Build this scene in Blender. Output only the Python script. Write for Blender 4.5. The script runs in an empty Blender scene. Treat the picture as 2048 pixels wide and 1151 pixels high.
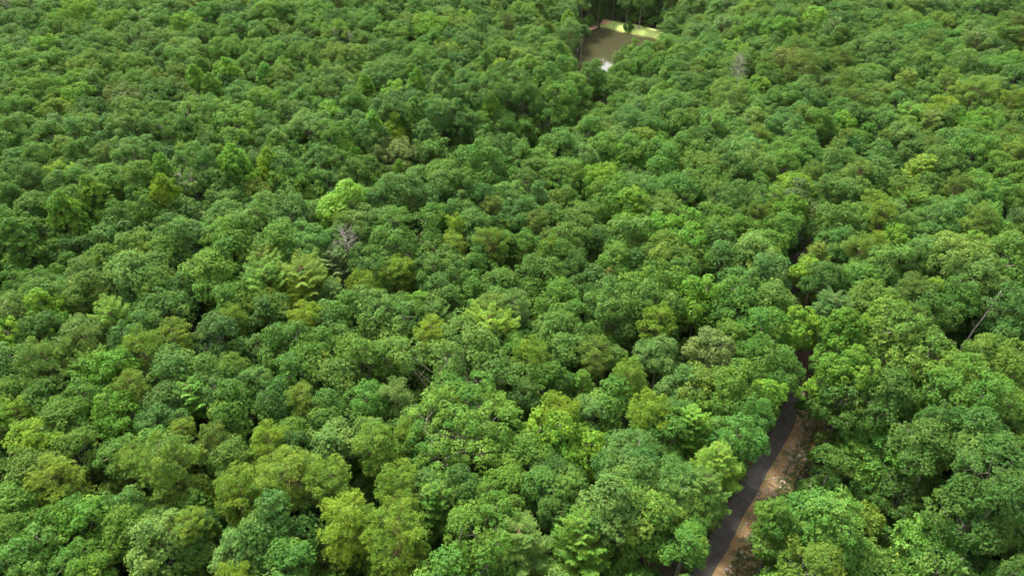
import bpy, math, random
import numpy as np
from mathutils import Vector, Matrix

# ------------------------------------------------------------------ camera, sky, sun, exposure
SC = bpy.context.scene
COL = SC.collection
CAM_H = 73.0
PITCH = math.radians(35.0)
cam_data = bpy.data.cameras.new("camera")
cam_data.sensor_width = 36.0
cam_data.lens = 24.0
cam_data.clip_start = 0.5
cam_data.clip_end = 6000.0
cam = bpy.data.objects.new("camera", cam_data)
cam.location = (0, 0, CAM_H)
cam.rotation_euler = (math.pi / 2 - PITCH, 0, 0)
COL.objects.link(cam)
SC.camera = cam

SUN_EL, SUN_AZ = math.radians(56), math.radians(-38)     # azimuth from +Y towards +X
world = bpy.data.worlds.new("World")
SC.world = world
world.use_nodes = True
wn, wl = world.node_tree.nodes, world.node_tree.links
wn.clear()
sky = wn.new('ShaderNodeTexSky')
sky.sky_type = 'NISHITA'
sky.sun_disc = False
sky.sun_elevation = SUN_EL
sky.sun_rotation = SUN_AZ
sky.air_density = 1.0
sky.dust_density = 3.0
hs = wn.new('ShaderNodeHueSaturation')
hs.inputs['Saturation'].default_value = 0.10            # high thin cloud: a whiter sky than a clear one
bg = wn.new('ShaderNodeBackground')
bg.inputs['Strength'].default_value = 0.15
wo = wn.new('ShaderNodeOutputWorld')
wl.new(sky.outputs[0], hs.inputs['Color'])
wl.new(hs.outputs[0], bg.inputs['Color'])
wl.new(bg.outputs[0], wo.inputs['Surface'])

sd = bpy.data.lights.new("sun", 'SUN')
sd.energy = 2.9
sd.angle = math.radians(9)
sd.color = (1.0, 0.96, 0.88)
sun = bpy.data.objects.new("sun", sd)
sv = Vector((math.sin(SUN_AZ) * math.cos(SUN_EL), math.cos(SUN_AZ) * math.cos(SUN_EL), math.sin(SUN_EL)))
sun.rotation_euler = (-sv).to_track_quat('-Z', 'Y').to_euler()
sun.location = sv * 400
COL.objects.link(sun)

SC.view_settings.view_transform = 'Standard'
SC.view_settings.look = 'None'
SC.view_settings.exposure = 2.08
SC.view_settings.gamma = 1.0
SC.cycles.max_bounces = 5
SC.cycles.diffuse_bounces = 4
SC.cycles.glossy_bounces = 2
SC.cycles.transmission_bounces = 4
SC.cycles.use_denoising = True

# ------------------------------------------------------------------ geometry of the view
F_PX = 24.0 / 36.0 * 2048.0
CX, CY = 1024.0, 575.5
FWD = np.array([0, math.cos(PITCH), -math.sin(PITCH)])
UP = np.array([0, math.sin(PITCH), math.cos(PITCH)])
RGT = np.array([1.0, 0, 0])
CAMP = np.array([0, 0, CAM_H])


def ray(px, py):                                       # not unit length: t is depth along the view axis
    return FWD + RGT * ((px - CX) / F_PX) - UP * ((py - CY) / F_PX)


def project(x, y, z):
    v = np.array([x, y, z]) - CAMP
    d = v @ FWD
    return CX + F_PX * (v @ RGT) / d, CY - F_PX * (v @ UP) / d, d


def on_plane(px, py, z):
    r = ray(px, py)
    t = (z - CAM_H) / r[2]
    p = CAMP + r * t
    return float(p[0]), float(p[1])


def seg_dist(px, py, pts, closed=False):
    """distance to a polyline, numpy arrays in"""
    px = np.asarray(px, float); py = np.asarray(py, float)
    best = np.full(px.shape, 1e9)
    n = len(pts)
    for i in range(n if closed else n - 1):
        ax, ay = pts[i]; bx, by = pts[(i + 1) % n]
        dx, dy = bx - ax, by - ay
        L = dx * dx + dy * dy + 1e-9
        u = np.clip(((px - ax) * dx + (py - ay) * dy) / L, 0, 1)
        best = np.minimum(best, np.hypot(px - ax - u * dx, py - ay - u * dy))
    return best


def inside(px, py, poly):
    px = np.asarray(px, float); py = np.asarray(py, float)
    r = np.zeros(px.shape, bool)
    n = len(poly)
    for i in range(n):
        x1, y1 = poly[i]; x2, y2 = poly[(i + 1) % n]
        c = ((y1 > py) != (y2 > py)) & (px < (x2 - x1) * (py - y1) / (y2 - y1 + 1e-12) + x1)
        r ^= c
    return r


WATER_Z = -7.0
POND_PX = [(1128, 152), (1146, 124), (1153, 104), (1162, 88), (1168, 72), (1178, 61), (1198, 53.5), (1216, 54.5), (1236, 60),
           (1262, 66), (1288, 70), (1315, 76), (1348, 92), (1345, 118), (1300, 150), (1220, 165)]
POND = [on_plane(a, b, WATER_Z) for a, b in POND_PX]
DAM_PX = [(1199, 51), (1202, 44), (1207, 38), (1240, 43.5), (1275, 50), (1311, 57.5), (1345, 66), (1350, 88), (1315, 75), (1288, 69),
          (1262, 65), (1236, 59), (1216, 53.5)]
ROAD_PX = [(1350, 1290), (1400, 1145), (1427, 1106), (1452, 1062), (1468, 1026), (1499, 973), (1511, 951), (1527, 924), (1539, 904), (1564, 862), (1582, 818),
           (1590, 790), (1584, 740), (1578, 690), (1576, 630), (1584, 570), (1597, 500), (1600, 450), (1612, 400), (1640, 350)]
ROAD = [on_plane(a, b, 0.0) for a, b in ROAD_PX]
PC = (sum(p[0] for p in POND) / len(POND), sum(p[1] for p in POND) / len(POND))


DROP = on_plane(1290, 32, -8.0)


def smooth(a, b, x):
    t = np.clip((x - a) / (b - a), 0, 1)
    return t * t * (3 - 2 * t)


AX0, AX1 = (-92.0, 84.0), (22.0, 168.0)                  # axis of the ravine behind the near ridge


def ground(x, y):
    x = np.asarray(x, float); y = np.asarray(y, float)
    z = 1.5 * np.sin(x * 0.043 + 1.3) * np.cos(y * 0.037) + 0.6 * np.sin(x * 0.11 + y * 0.07) + 0.35 * np.sin(y * 0.19 - x * 0.05)
    d = seg_dist(x, y, [(-200.0, 5.0), AX0, AX1, (40.0, 200.0)])
    z = z - 15.0 * np.exp(-(d / 11.0) ** 2) * smooth(60, 10, x)
    ddx, ddy = AX1[0] - AX0[0], AX1[1] - AX0[1]
    side = (-(x - AX0[0]) * ddy + (y - AX0[1]) * ddx) / math.hypot(ddx, ddy)   # positive on the near side?
    near = (y < AX0[1] + (x - AX0[0]) * ddy / ddx)
    z = z + np.where(near, 4.0 * np.exp(-((d - 21.0) / 12.0) ** 2) * smooth(30, -15, x), 0)
    z = z + 9.0 * smooth(130, 330, y) * smooth(10, -90, x)                   # the far left slope climbs
    z = z + 5.0 * smooth(120, 300, y) * smooth(60, 130, x)                    # and the far right one
    z = z - 6.5 * np.exp(-(((x - 38) / 14.0) ** 2 + ((y - 52) / 14.0) ** 2))       # hollow right of the road
    road = seg_dist(x, y, ROAD)
    w = smooth(12.0, 4.0, road)
    z = z * (1 - w)
    pd = seg_dist(x, y, POND, True)
    ins = inside(x, y, POND)
    w = smooth(46.0, 4.0, pd)
    w = np.where(ins, 1.0, w)
    z = z * (1 - w) + (WATER_Z + 0.35) * w
    z = np.where(ins, WATER_Z + 0.35 - np.minimum(pd * 0.5, 2.2), z)
    z = z - 9.0 * np.exp(-((x - DROP[0]) / 55.0) ** 2) * smooth(DROP[1] - 4, DROP[1] + 16, y) * np.where(ins, 0, smooth(3, 12, pd)) * smooth(520, 420, y)
    # beyond the dam the ground drops, then the far side climbs away to the horizon
    z = z + 40.0 * smooth(420, 1500, y) + 25 * smooth(400, 1500, np.abs(x))
    return z


def g1(x, y):
    return float(ground(np.array([x]), np.array([y]))[0])


# ------------------------------------------------------------------ materials
def new_mat(name):
    m = bpy.data.materials.new(name)
    m.use_nodes = True
    nt = m.node_tree
    nt.nodes.clear()
    out = nt.nodes.new('ShaderNodeOutputMaterial')
    return m, nt, nt.nodes, nt.links, out


def ramp(nodes, stops):
    r = nodes.new('ShaderNodeValToRGB')
    e = r.color_ramp.elements
    e[0].position, e[0].color = stops[0][0], (*stops[0][1], 1)
    e[1].position, e[1].color = stops[-1][0], (*stops[-1][1], 1)
    for p, c in stops[1:-1]:
        k = e.new(p); k.color = (*c, 1)
    return r


def leaf_material(name, translucent, rough, spec):
    m, nt, N, L, out = new_mat(name)
    at = N.new('ShaderNodeAttribute'); at.attribute_type = 'INSTANCER'; at.attribute_name = 'tint'
    lv = N.new('ShaderNodeAttribute'); lv.attribute_type = 'GEOMETRY'; lv.attribute_name = 'leafvar'
    sep = N.new('ShaderNodeSeparateColor')
    L.new(lv.outputs['Color'], sep.inputs[0])
    hsv = N.new('ShaderNodeHueSaturation')
    mh = N.new('ShaderNodeMapRange'); mh.inputs['To Min'].default_value = 0.474; mh.inputs['To Max'].default_value = 0.522
    L.new(sep.outputs[0], mh.inputs['Value']); L.new(mh.outputs[0], hsv.inputs['Hue'])
    mv = N.new('ShaderNodeMapRange'); mv.inputs['To Min'].default_value = 0.62; mv.inputs['To Max'].default_value = 1.38
    L.new(sep.outputs[1], mv.inputs['Value']); L.new(mv.outputs[0], hsv.inputs['Value'])
    L.new(at.outputs['Color'], hsv.inputs['Color'])
    p = N.new('ShaderNodeBsdfPrincipled')
    p.inputs['Roughness'].default_value = rough
    p.inputs['Specular IOR Level'].default_value = spec
    L.new(hsv.outputs[0], p.inputs['Base Color'])
    tr = N.new('ShaderNodeBsdfTranslucent')
    mul = N.new('ShaderNodeMix'); mul.data_type = 'RGBA'; mul.blend_type = 'MULTIPLY'; mul.inputs[0].default_value = 1
    mul.inputs[7].default_value = (1.25, 1.15, 0.45, 1)
    L.new(hsv.outputs[0], mul.inputs[6]); L.new(mul.outputs[2], tr.inputs['Color'])
    mx = N.new('ShaderNodeMixShader'); mx.inputs[0].default_value = translucent
    L.new(p.outputs[0], mx.inputs[1]); L.new(tr.outputs[0], mx.inputs[2])
    L.new(mx.outputs[0], out.inputs['Surface'])
    return m


def bark_material(name, c1, c2, scale=3.0):
    m, nt, N, L, out = new_mat(name)
    tc = N.new('ShaderNodeTexCoord')
    mp = N.new('ShaderNodeMapping'); mp.inputs['Scale'].default_value = (scale, scale, scale * 0.25)
    nz = N.new('ShaderNodeTexNoise'); nz.inputs['Scale'].default_value = 2.5; nz.inputs['Detail'].default_value = 5
    r = ramp(N, [(0.3, c1), (0.7, c2)])
    p = N.new('ShaderNodeBsdfPrincipled'); p.inputs['Roughness'].default_value = 0.9
    p.inputs['Specular IOR Level'].default_value = 0.2
    bp = N.new('ShaderNodeBump'); bp.inputs['Strength'].default_value = 0.5; bp.inputs['Distance'].default_value = 0.05
    L.new(tc.outputs['Object'], mp.inputs[0]); L.new(mp.outputs[0], nz.inputs[0]); L.new(nz.outputs['Fac'], r.inputs[0])
    L.new(r.outputs[0], p.inputs['Base Color']); L.new(nz.outputs['Fac'], bp.inputs['Height']); L.new(bp.outputs[0], p.inputs['Normal'])
    L.new(p.outputs[0], out.inputs['Surface'])
    return m


M_LEAF = leaf_material("broad_leaves", 0.30, 0.6, 0.14)
M_NEEDLE = leaf_material("pine_needles", 0.2, 0.6, 0.2)
M_BARK = bark_material("grey_bark", (0.10, 0.085, 0.065), (0.27, 0.24, 0.19))
M_PBARK = bark_material("brown_pine_bark", (0.09, 0.055, 0.035), (0.22, 0.14, 0.09))
M_DEAD = bark_material("bleached_dead_wood", (0.13, 0.115, 0.095), (0.30, 0.27, 0.23))


def ground_material():
    m, nt, N, L, out = new_mat("forest_floor")
    tc = N.new('ShaderNodeTexCoord')
    n1 = N.new('ShaderNodeTexNoise'); n1.inputs['Scale'].default_value = 0.18; n1.inputs['Detail'].default_value = 6
    n2 = N.new('ShaderNodeTexNoise'); n2.inputs['Scale'].default_value = 2.6; n2.inputs['Detail'].default_value = 8
    vo = N.new('ShaderNodeTexVoronoi'); vo.inputs['Scale'].default_value = 5.5
    for n in (n1, n2, vo):
        L.new(tc.outputs['Object'], n.inputs['Vector'])
    r1 = ramp(N, [(0.35, (0.026, 0.018, 0.010)), (0.55, (0.055, 0.027, 0.016)), (0.7, (0.030, 0.040, 0.012))])
    r2 = ramp(N, [(0.2, (0.4, 0.4, 0.4)), (0.8, (1.5, 1.4, 1.3))])
    L.new(n1.outputs['Fac'], r1.inputs[0]); L.new(n2.outputs['Fac'], r2.inputs[0])
    mx = N.new('ShaderNodeMix'); mx.data_type = 'RGBA'; mx.blend_type = 'MULTIPLY'; mx.inputs[0].default_value = 1
    L.new(r1.outputs[0], mx.inputs[6]); L.new(r2.outputs[0], mx.inputs[7])
    mx2 = N.new('ShaderNodeMix'); mx2.data_type = 'RGBA'; mx2.blend_type = 'OVERLAY'; mx2.inputs[0].default_value = 0.12
    L.new(mx.outputs[2], mx2.inputs[6]); L.new(vo.outputs['Color'], mx2.inputs[7])
    p = N.new('ShaderNodeBsdfPrincipled'); p.inputs['Roughness'].default_value = 0.95
    L.new(mx2.outputs[2], p.inputs['Base Color'])
    L.new(p.outputs[0], out.inputs['Surface'])
    return m


def noise_material(name, stops, scale, rough=0.9, detail=8, bump=0.3, bdist=0.05, scale2=None, stops2=None):
    m, nt, N, L, out = new_mat(name)
    tc = N.new('ShaderNodeTexCoord')
    nz = N.new('ShaderNodeTexNoise'); nz.inputs['Scale'].default_value = scale; nz.inputs['Detail'].default_value = detail
    L.new(tc.outputs['Object'], nz.inputs['Vector'])
    r = ramp(N, stops); L.new(nz.outputs['Fac'], r.inputs[0])
    col = r.outputs[0]
    if scale2:
        n2 = N.new('ShaderNodeTexNoise'); n2.inputs['Scale'].default_value = scale2; n2.inputs['Detail'].default_value = 6
        L.new(tc.outputs['Object'], n2.inputs['Vector'])
        r2 = ramp(N, stops2); L.new(n2.outputs['Fac'], r2.inputs[0])
        mx = N.new('ShaderNodeMix'); mx.data_type = 'RGBA'; mx.blend_type = 'MULTIPLY'; mx.inputs[0].default_value = 1
        L.new(col, mx.inputs[6]); L.new(r2.outputs[0], mx.inputs[7])
        col = mx.outputs[2]
    p = N.new('ShaderNodeBsdfPrincipled'); p.inputs['Roughness'].default_value = rough
    bp = N.new('ShaderNodeBump'); bp.inputs['Strength'].default_value = bump; bp.inputs['Distance'].default_value = bdist
    L.new(nz.outputs['Fac'], bp.inputs['Height']); L.new(bp.outputs[0], p.inputs['Normal'])
    L.new(col, p.inputs['Base Color']); L.new(p.outputs[0], out.inputs['Surface'])
    return m


# ------------------------------------------------------------------ mesh helpers
def mesh_from(name, verts, faces_flat, corner, mats, var=None, midx=None):
    """verts (n,3); faces_flat flat vertex indices, every face with `corner` corners (array of loop counts allowed)"""
    me = bpy.data.meshes.new(name)
    verts = np.asarray(verts, np.float32)
    faces_flat = np.asarray(faces_flat, np.int32).ravel()
    if np.isscalar(corner):
        nf = len(faces_flat) // corner
        totals = np.full(nf, corner, np.int32)
    else:
        totals = np.asarray(corner, np.int32); nf = len(totals)
    starts = np.concatenate([[0], np.cumsum(totals)[:-1]]).astype(np.int32)
    me.vertices.add(len(verts)); me.vertices.foreach_set('co', verts.ravel())
    me.loops.add(len(faces_flat)); me.loops.foreach_set('vertex_index', faces_flat)
    me.polygons.add(nf); me.polygons.foreach_set('loop_start', starts)
    if midx is not None:
        me.polygons.foreach_set('material_index', np.asarray(midx, np.int32))
    for mm in mats:
        me.materials.append(mm)
    me.update(calc_edges=True)
    if var is not None:
        a = me.attributes.new('leafvar', 'FLOAT_COLOR', 'POINT')
        a.data.foreach_set('color', np.asarray(var, np.float32).ravel())
    return me


def norm(v):
    return v / (np.linalg.norm(v, axis=-1, keepdims=True) + 1e-9)


def fib_dirs(n, lo, rs, jit=0.25):
    """directions spread over the sphere from straight up down to z = lo"""
    i = np.arange(n) + 0.5
    z = 1 - i / n * (1 - lo)
    a = i * 2.399963 + rs.uniform(0, 6.28)
    r = np.sqrt(np.clip(1 - z * z, 0, 1))
    d = np.stack([r * np.cos(a), r * np.sin(a), z], -1)
    return norm(d + rs.normal(0, jit / math.sqrt(max(n, 1)) * 2, d.shape))


def rosettes(c, n, K, L, W, rs, droop=0.15, cup=0.35, tvar=None):
    """K pointed leaves spread around each centre c, facing n.  returns verts, colour attr"""
    m = len(c)
    ref = norm(rs.normal(0, 1, (m, 3)))
    t1 = norm(np.cross(n, ref)); t2 = np.cross(n, t1)
    k = np.arange(K) / K * 2 * np.pi
    ph = k[None, :] + rs.normal(0, 0.35, (m, K))
    d = t1[:, None] * np.cos(ph)[..., None] + t2[:, None] * np.sin(ph)[..., None]
    el = rs.normal(cup, 0.4, (m, K))[..., None]
    d = norm(d + n[:, None] * el)
    d[..., 2] -= droop; d = norm(d)
    s = norm(np.cross(n[:, None] + rs.normal(0, 0.35, (m, K, 3)), d))
    LL = (L * rs.uniform(0.7, 1.25, (m, K)))[..., None]
    WW = (W * rs.uniform(0.75, 1.2, (m, K)))[..., None]
    base = c[:, None] + d * LL * 0.08
    tip = c[:, None] + d * LL
    mid = c[:, None] + d * LL * 0.5
    v = np.stack([base, mid - s * WW / 2, tip, mid + s * WW / 2], 2)      # m,K,4,3
    a = np.clip(rs.uniform(.1, .9, (m, K)) - (0 if tvar is None else 1.5 * tvar[:, None]), 0, 1)
    b = np.clip(rs.normal(0.5, 0.17, (m, K)) + (0 if tvar is None else tvar[:, None]), 0, 1)
    col = np.stack([a, b, a, np.ones_like(a)], -1)[:, :, None].repeat(4, 2)
    return v.reshape(-1, 3), col.reshape(-1, 4)


def tube(path, r0, r1, sides=5):
    path = [np.array(p, float) for p in path]
    n = len(path)
    vs, fs = [], []
    for i, p in enumerate(path):
        a = path[max(i - 1, 0)]; b = path[min(i + 1, n - 1)]
        d = norm(b - a)
        ref = np.array([1, 0, 0.3]) if abs(d[0]) < 0.8 else np.array([0, 1, 0.3])
        u = norm(np.cross(d, ref)); w = np.cross(d, u)
        r = r0 + (r1 - r0) * i / (n - 1)
        for k in range(sides):
            an = 2 * math.pi * k / sides
            vs.append(p + r * (u * math.cos(an) + w * math.sin(an)))
    for i in range(n - 1):
        for k in range(sides):
            a = i * sides + k; b = i * sides + (k + 1) % sides
            fs.append((a, b, b + sides, a + sides))
    return np.array(vs), np.array(fs)


class Wood:
    def __init__(self):
        self.v, self.f, self.n = [], [], 0

    def add(self, path, r0, r1, sides=5):
        v, f = tube(path, r0, r1, sides)
        self.v.append(v); self.f.append(f + self.n); self.n += len(v)

    def curve(self, a, b, r0, r1, rs, bend=0.12, steps=4, sides=4):
        a = np.array(a, float); b = np.array(b, float)
        L = np.linalg.norm(b - a)
        pts = [a + (b - a) * t + rs.normal(0, bend * L * 0.35, 3) * math.sin(math.pi * t) for t in np.linspace(0, 1, steps + 1)]
        self.add(pts, r0, r1, sides)
        return pts

    def arrays(self):
        return np.concatenate(self.v), np.concatenate(self.f)


# ------------------------------------------------------------------ tree prototypes
# every prototype: crown radius about 1 crown unit = R metres, base of trunk at the origin
def proto_broad(seed, R, H, crown, nl, lobe, nc, clump, nr, K, L, W, shape='round', flat=1.0, cup=0.35, droop=0.15, limb=True, open_=0.0):
    rs = np.random.RandomState(seed)
    zc = H - crown * 0.52
    dirs = fib_dirs(nl, -0.45, rs, 0.5)
    C, NN, TV = [], [], []
    wood = Wood()
    lean = rs.normal(0, 0.3, 2)
    top = np.array([lean[0], lean[1], zc])
    wood.add([(0, 0, -7), (0, 0, 0), (lean[0] * .3, lean[1] * .3, H * .3), top, (lean[0] * 1.3, lean[1] * 1.3, H - crown * 0.25)], 0.028 * H * .62, 0.05, 7)
    asym = 1 + 0.16 * np.sin(np.arctan2(dirs[:, 1], dirs[:, 0]) * 2 + rs.uniform(0, 6)) + rs.normal(0, 0.15, nl)
    for i, d in enumerate(dirs):
        lr = R * lobe * rs.uniform(0.62, 1.38)
        if shape == 'cone':
            h = (d[2] + 0.45) / 1.45                          # 0 bottom .. 1 top
            rr = (R - lr * .7) * (1 - h ** 2.3) * (.65 + .35 * min(1, h * 3)) * asym[i]
            an = i * 2.399963
            c = np.array([math.cos(an) * rr * rs.uniform(.6, 1), math.sin(an) * rr * rs.uniform(.6, 1), H - crown + lr + h * (crown - 1.9 * lr)])
        else:
            c = np.array([d[0] * (R - lr * .8) * asym[i], d[1] * (R - lr * .8) * asym[i],
                          zc + d[2] * (crown * 0.52 - lr * .7) * rs.uniform(.75, 1.12)])
            if rs.rand() < 0.3:
                c[:2] *= rs.uniform(.45, .8)
            elif rs.rand() < 0.2:
                c[:2] *= rs.uniform(1.08, 1.25); c[2] -= R * rs.uniform(0, .25)
            c[2] += rs.normal(0, .07) * crown
        c[:2] += lean
        outd = norm(np.array([c[0], c[1], (c[2] - zc) + 0.35 * R]))
        tv_l = rs.normal(0, 0.12)
        if limb:
            st = np.array([lean[0] * .6, lean[1] * .6, H - crown + (c[2] - (H - crown)) * rs.uniform(.05, .5)])
            wood.curve(st, c, 0.09 * R / 5 + .02, 0.035, rs, 0.25, 4, 5)
        cd = fib_dirs(nc, -0.8, rs, 0.9)
        keep = (cd @ outd) > -0.35
        cd = cd[keep]
        sq = np.array([1, 1, 0.95 * flat]) if shape != 'cone' else np.array([.85, .85, 1.35])
        jr = rs.uniform(0.78, 1.16, (len(cd), 1))
        cc = c + cd * lr * jr * sq
        for j in range(len(cc)):
            if rs.rand() < open_:
                continue
            cr = clump * rs.uniform(0.65, 1.3)
            rd = fib_dirs(nr, -0.35, rs, 1.1)
            # turn the dome a little outward
            od = norm(outd * 0.5 + cd[j] * 0.6 + np.array([0, 0, .7]))
            ax = np.cross([0, 0, 1.0], od); s_ = np.linalg.norm(ax)
            if s_ > 1e-3:
                ax /= s_; c_ = od[2]
                rd = rd * c_ + np.cross(ax, rd) * s_ + ax * (rd @ ax)[:, None] * (1 - c_)
            pts = cc[j] + rd * cr * np.array([1, 1, 0.8 * flat]) * rs.uniform(.75, 1.12, (len(rd), 1))
            nn = norm(rd * 1.0 + od * 0.35 + np.array([0, 0, .25]) + rs.normal(0, .2, rd.shape))
            C.append(pts); NN.append(nn); TV.append(np.full(len(pts), tv_l + rs.normal(0, .08)))
            if limb and rs.rand() < 0.30:
                wood.curve(c, cc[j] + cd[j] * cr * (.2 if rs.rand() < .8 else 1.15), 0.034, 0.012, rs, 0.2, 2, 3)
    C = np.concatenate(C); NN = np.concatenate(NN); TV = np.concatenate(TV)
    v, col = rosettes(C, NN, K, L, W, rs, droop, cup, TV)
    wv, wf = wood.arrays()
    return (v, col), (wv, wf)


def proto_pine(seed, R, H, nb=46, start=0.5, puff=0.55, tufts=24, flatk=1.0, up=0.25):
    rs = np.random.RandomState(seed)
    wood = Wood()
    bend = rs.normal(0, .5, 2)
    tr = [np.array([bend[0] * (t ** 2), bend[1] * (t ** 2), H * t * .97]) for t in np.linspace(0, 1, 6)]
    wood.add([(0, 0, -7)] + tr, 0.2 * H / 16, 0.04, 7)
    C, NN, TV = [], [], []
    for i in range(nb):
        t = start + (1 - start) * ((i + rs.uniform(0, .9)) / nb) ** 0.85
        u = (t - start) / (1 - start)
        prof = (0.5 + 0.6 * u) if u < .42 else math.sqrt(max(0.0, 1 - ((u - .42) / .62) ** 2)) * .78 + .0
        Lb = R * max(prof, 0.16) * rs.uniform(.72, 1.18)
        az = i * 2.399963 + rs.normal(0, .35)
        b = np.array([bend[0] * t * t, bend[1] * t * t, H * t * .97])
        rise = (up + 0.45 * u) * rs.uniform(.5, 1.3)
        e = b + np.array([math.cos(az), math.sin(az), rise]) * Lb
        pts = wood.curve(b, e, 0.055, 0.02, rs, .18, 4, 4)
        side = np.array([-math.sin(az), math.cos(az), 0])
        npf = max(3, int(1.5 + Lb * 1.5))
        tvb = rs.normal(0, .08)
        for k in range(npf):
            s = rs.uniform(.38, 1.05) if k else 1.0
            p = b + (e - b) * s + side * rs.normal(0, .2) * Lb * s + np.array([0, 0, rs.uniform(-.05, .35)])
            if rs.rand() < .6:
                wood.curve(b + (e - b) * max(s - .22, .1), p, .022, .01, rs, .2, 2, 3)
            pr = puff * rs.uniform(.7, 1.25)
            rd = fib_dirs(tufts, -.25, rs, 1.1)
            C.append(p + rd * pr * np.array([1, 1, .75 * flatk]) * rs.uniform(.6, 1.05, (len(rd), 1)))
            NN.append(norm(rd * .8 + np.array([0, 0, .6]) + rs.normal(0, .2, rd.shape)))
            TV.append(np.full(len(rd), tvb + rs.normal(0, .1)))
    C = np.concatenate(C); NN = np.concatenate(NN); TV = np.concatenate(TV)
    v, col = rosettes(C, NN, 8, .25, .05, rs, .0, .7, TV)
    return (v, col), wood.arrays()


def proto_feather(seed, R, H, nb=44, start=.45, spire=0.0, rise=0.10, droop=.05):
    """conifer of long flat sprays held in layers"""
    rs = np.random.RandomState(seed)
    wood = Wood()
    bend = rs.normal(0, .35, 2)
    tr = [np.array([bend[0] * (t ** 2), bend[1] * (t ** 2), H * t * .98]) for t in np.linspace(0, 1, 6)]
    wood.add([(0, 0, -7)] + tr, 0.018 * H, 0.03, 7)
    C, NN, D, TV, LW = [], [], [], [], []
    for i in range(nb):
        u = ((i + rs.uniform(0, .9)) / nb) ** 0.9
        t = start + (1 - start) * u
        prof = (1 - u) ** (0.5 + spire * .6) * .95 + 0.16
        Lb = R * min(prof, 1) * rs.uniform(.75, 1.2)
        az = i * 2.399963 + rs.normal(0, .3)
        b = np.array([bend[0] * t * t, bend[1] * t * t, H * t * .98])
        rz = rise + .5 * u ** 2 + rs.normal(0, .07)
        hd = np.array([math.cos(az), math.sin(az), 0]); side = np.array([-math.sin(az), math.cos(az), 0])
        tvb = rs.normal(0, .1)

        def at(s):
            return b + hd * Lb * s + np.array([0, 0, Lb * (rz * s + .22 * s * s * (1 - .0) - droop * s)])
        wood.add([at(s) for s in (0, .35, .7, 1)], .05, .012, 4)
        nt = max(5, int(Lb / .26))
        for k in range(nt):
            s = .22 + .8 * (k + rs.uniform(0, 1)) / nt
            for sg in (-1, 1):
                tl = Lb * .42 * (1.12 - s) * rs.uniform(.7, 1.2) + .3
                o = at(s)
                dd = norm(side * sg * .85 + hd * .75 + np.array([0, 0, rs.normal(.12, .12)]))
                m = max(3, int(tl / .16))
                q = (np.arange(m) + .6) / m
                pts = o + dd * (tl * q)[:, None] + np.array([0, 0, 1]) * (-.10 * tl * q ** 2)[:, None]
                C.append(pts)
                NN.append(norm(np.tile([0, 0, 1.0], (m, 1)) + rs.normal(0, .35, (m, 3))))
                TV.append(np.full(m, tvb + rs.normal(0, .07)) + .12 * (q - .5))
    C = np.concatenate(C); NN = np.concatenate(NN); TV = np.concatenate(TV)
    v, col = rosettes(C, NN, 5, .26, .085, rs, .0, .15, TV)
    return (v, col), wood.arrays()


def dead_wood(seed, R, H, nb=16, start=.35, twigs=5, thick=.16, lean=(0, 0)):
    rs = np.random.RandomState(seed)
    wood = Wood()
    L_ = np.array([lean[0], lean[1], 0.0])
    tr = [L_ * t + np.array([0, 0, H * t]) + rs.normal(0, .12, 3) * (0 < t < 1) for t in np.linspace(0, 1, 7)]
    wood.add(tr, thick, .03, 7)
    br = Wood()
    for i in range(nb):
        t = start + (1 - start) * (i + rs.rand()) / nb
        b = L_ * t + np.array([0, 0, H * t])
        az = i * 2.4 + rs.normal(0, .3)
        e = b + np.array([math.cos(az), math.sin(az), rs.uniform(.3, 1.1)]) * R * (1.15 - t) * rs.uniform(.7, 1.2)
        pts = br.curve(b, e, .06, .02, rs, .3, 4, 4)
        for k in range(twigs):
            p = pts[rs.randint(1, 5)]
            br.curve(p, p + norm(e - b + rs.normal(0, .6, 3) * R * .5) * R * rs.uniform(.2, .5), .025, .008, rs, .3, 3, 3)
    return wood.arrays(), br.arrays()


PROTOS = {}          # kind -> list of dict(crown mesh, trunk mesh, R, H, crown)


def quads(v):
    return np.arange(len(v), dtype=np.int32)


def add_proto(kind, tag_, leaf_mat, bark_mat, res, R, H, crown):
    (v, col), (wv, wf) = res
    cm = mesh_from(tag_ + "_crown", v, quads(v), 4, [leaf_mat], col)
    tm = mesh_from(tag_ + "_trunk", wv, wf.ravel(), 4, [bark_mat])
    # one joined mesh for the woods that are too many to be things of their own
    PROTOS.setdefault(kind, []).append(dict(crown=cm, trunk=tm, R=R, H=H, ch=crown, raw=(v, col, wv, wf), mats=(leaf_mat, bark_mat)))


OAKS = [(3.4, 16, 6.8, 13, .40, .10), (3.2, 16, 7.4, 11, .44, .05), (3.7, 16, 7.0, 15, .37, .16),
        (4.8, 18, 8.8, 19, .35, .08), (4.6, 18, 9.4, 17, .38, .05), (5.1, 18, 8.4, 23, .32, .15), (4.5, 18, 8.8, 15, .41, .10), (5.2, 18, 9.6, 26, .29, .08),
        (7.6, 20, 11.5, 42, .25, .08), (7.9, 20, 10.5, 46, .23, .14), (7.2, 20, 12.0, 36, .27, .06)]
for s, (R, H, ch, nl_, lb_, op_) in enumerate(OAKS):
    add_proto('O', 'oak', M_LEAF, M_BARK, proto_broad(100 + s, R, H, ch, nl_, lb_, 21, .66, 31, 5, .215, .13, open_=op_), R, H, ch)
for s in range(4):
    R, H, ch = [(3.8, 16, 7.6), (4.2, 16, 8.2), (3.6, 16, 8.0), (4.4, 17, 8.8)][s]
    add_proto('M', 'maple', M_LEAF, M_BARK, proto_broad(200 + s, R, H, ch, 20 + 3 * s, .32, 22, .55, 20, 6, .25, .125, cup=.15, shape='round', limb=True), R, H, ch)
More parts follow.
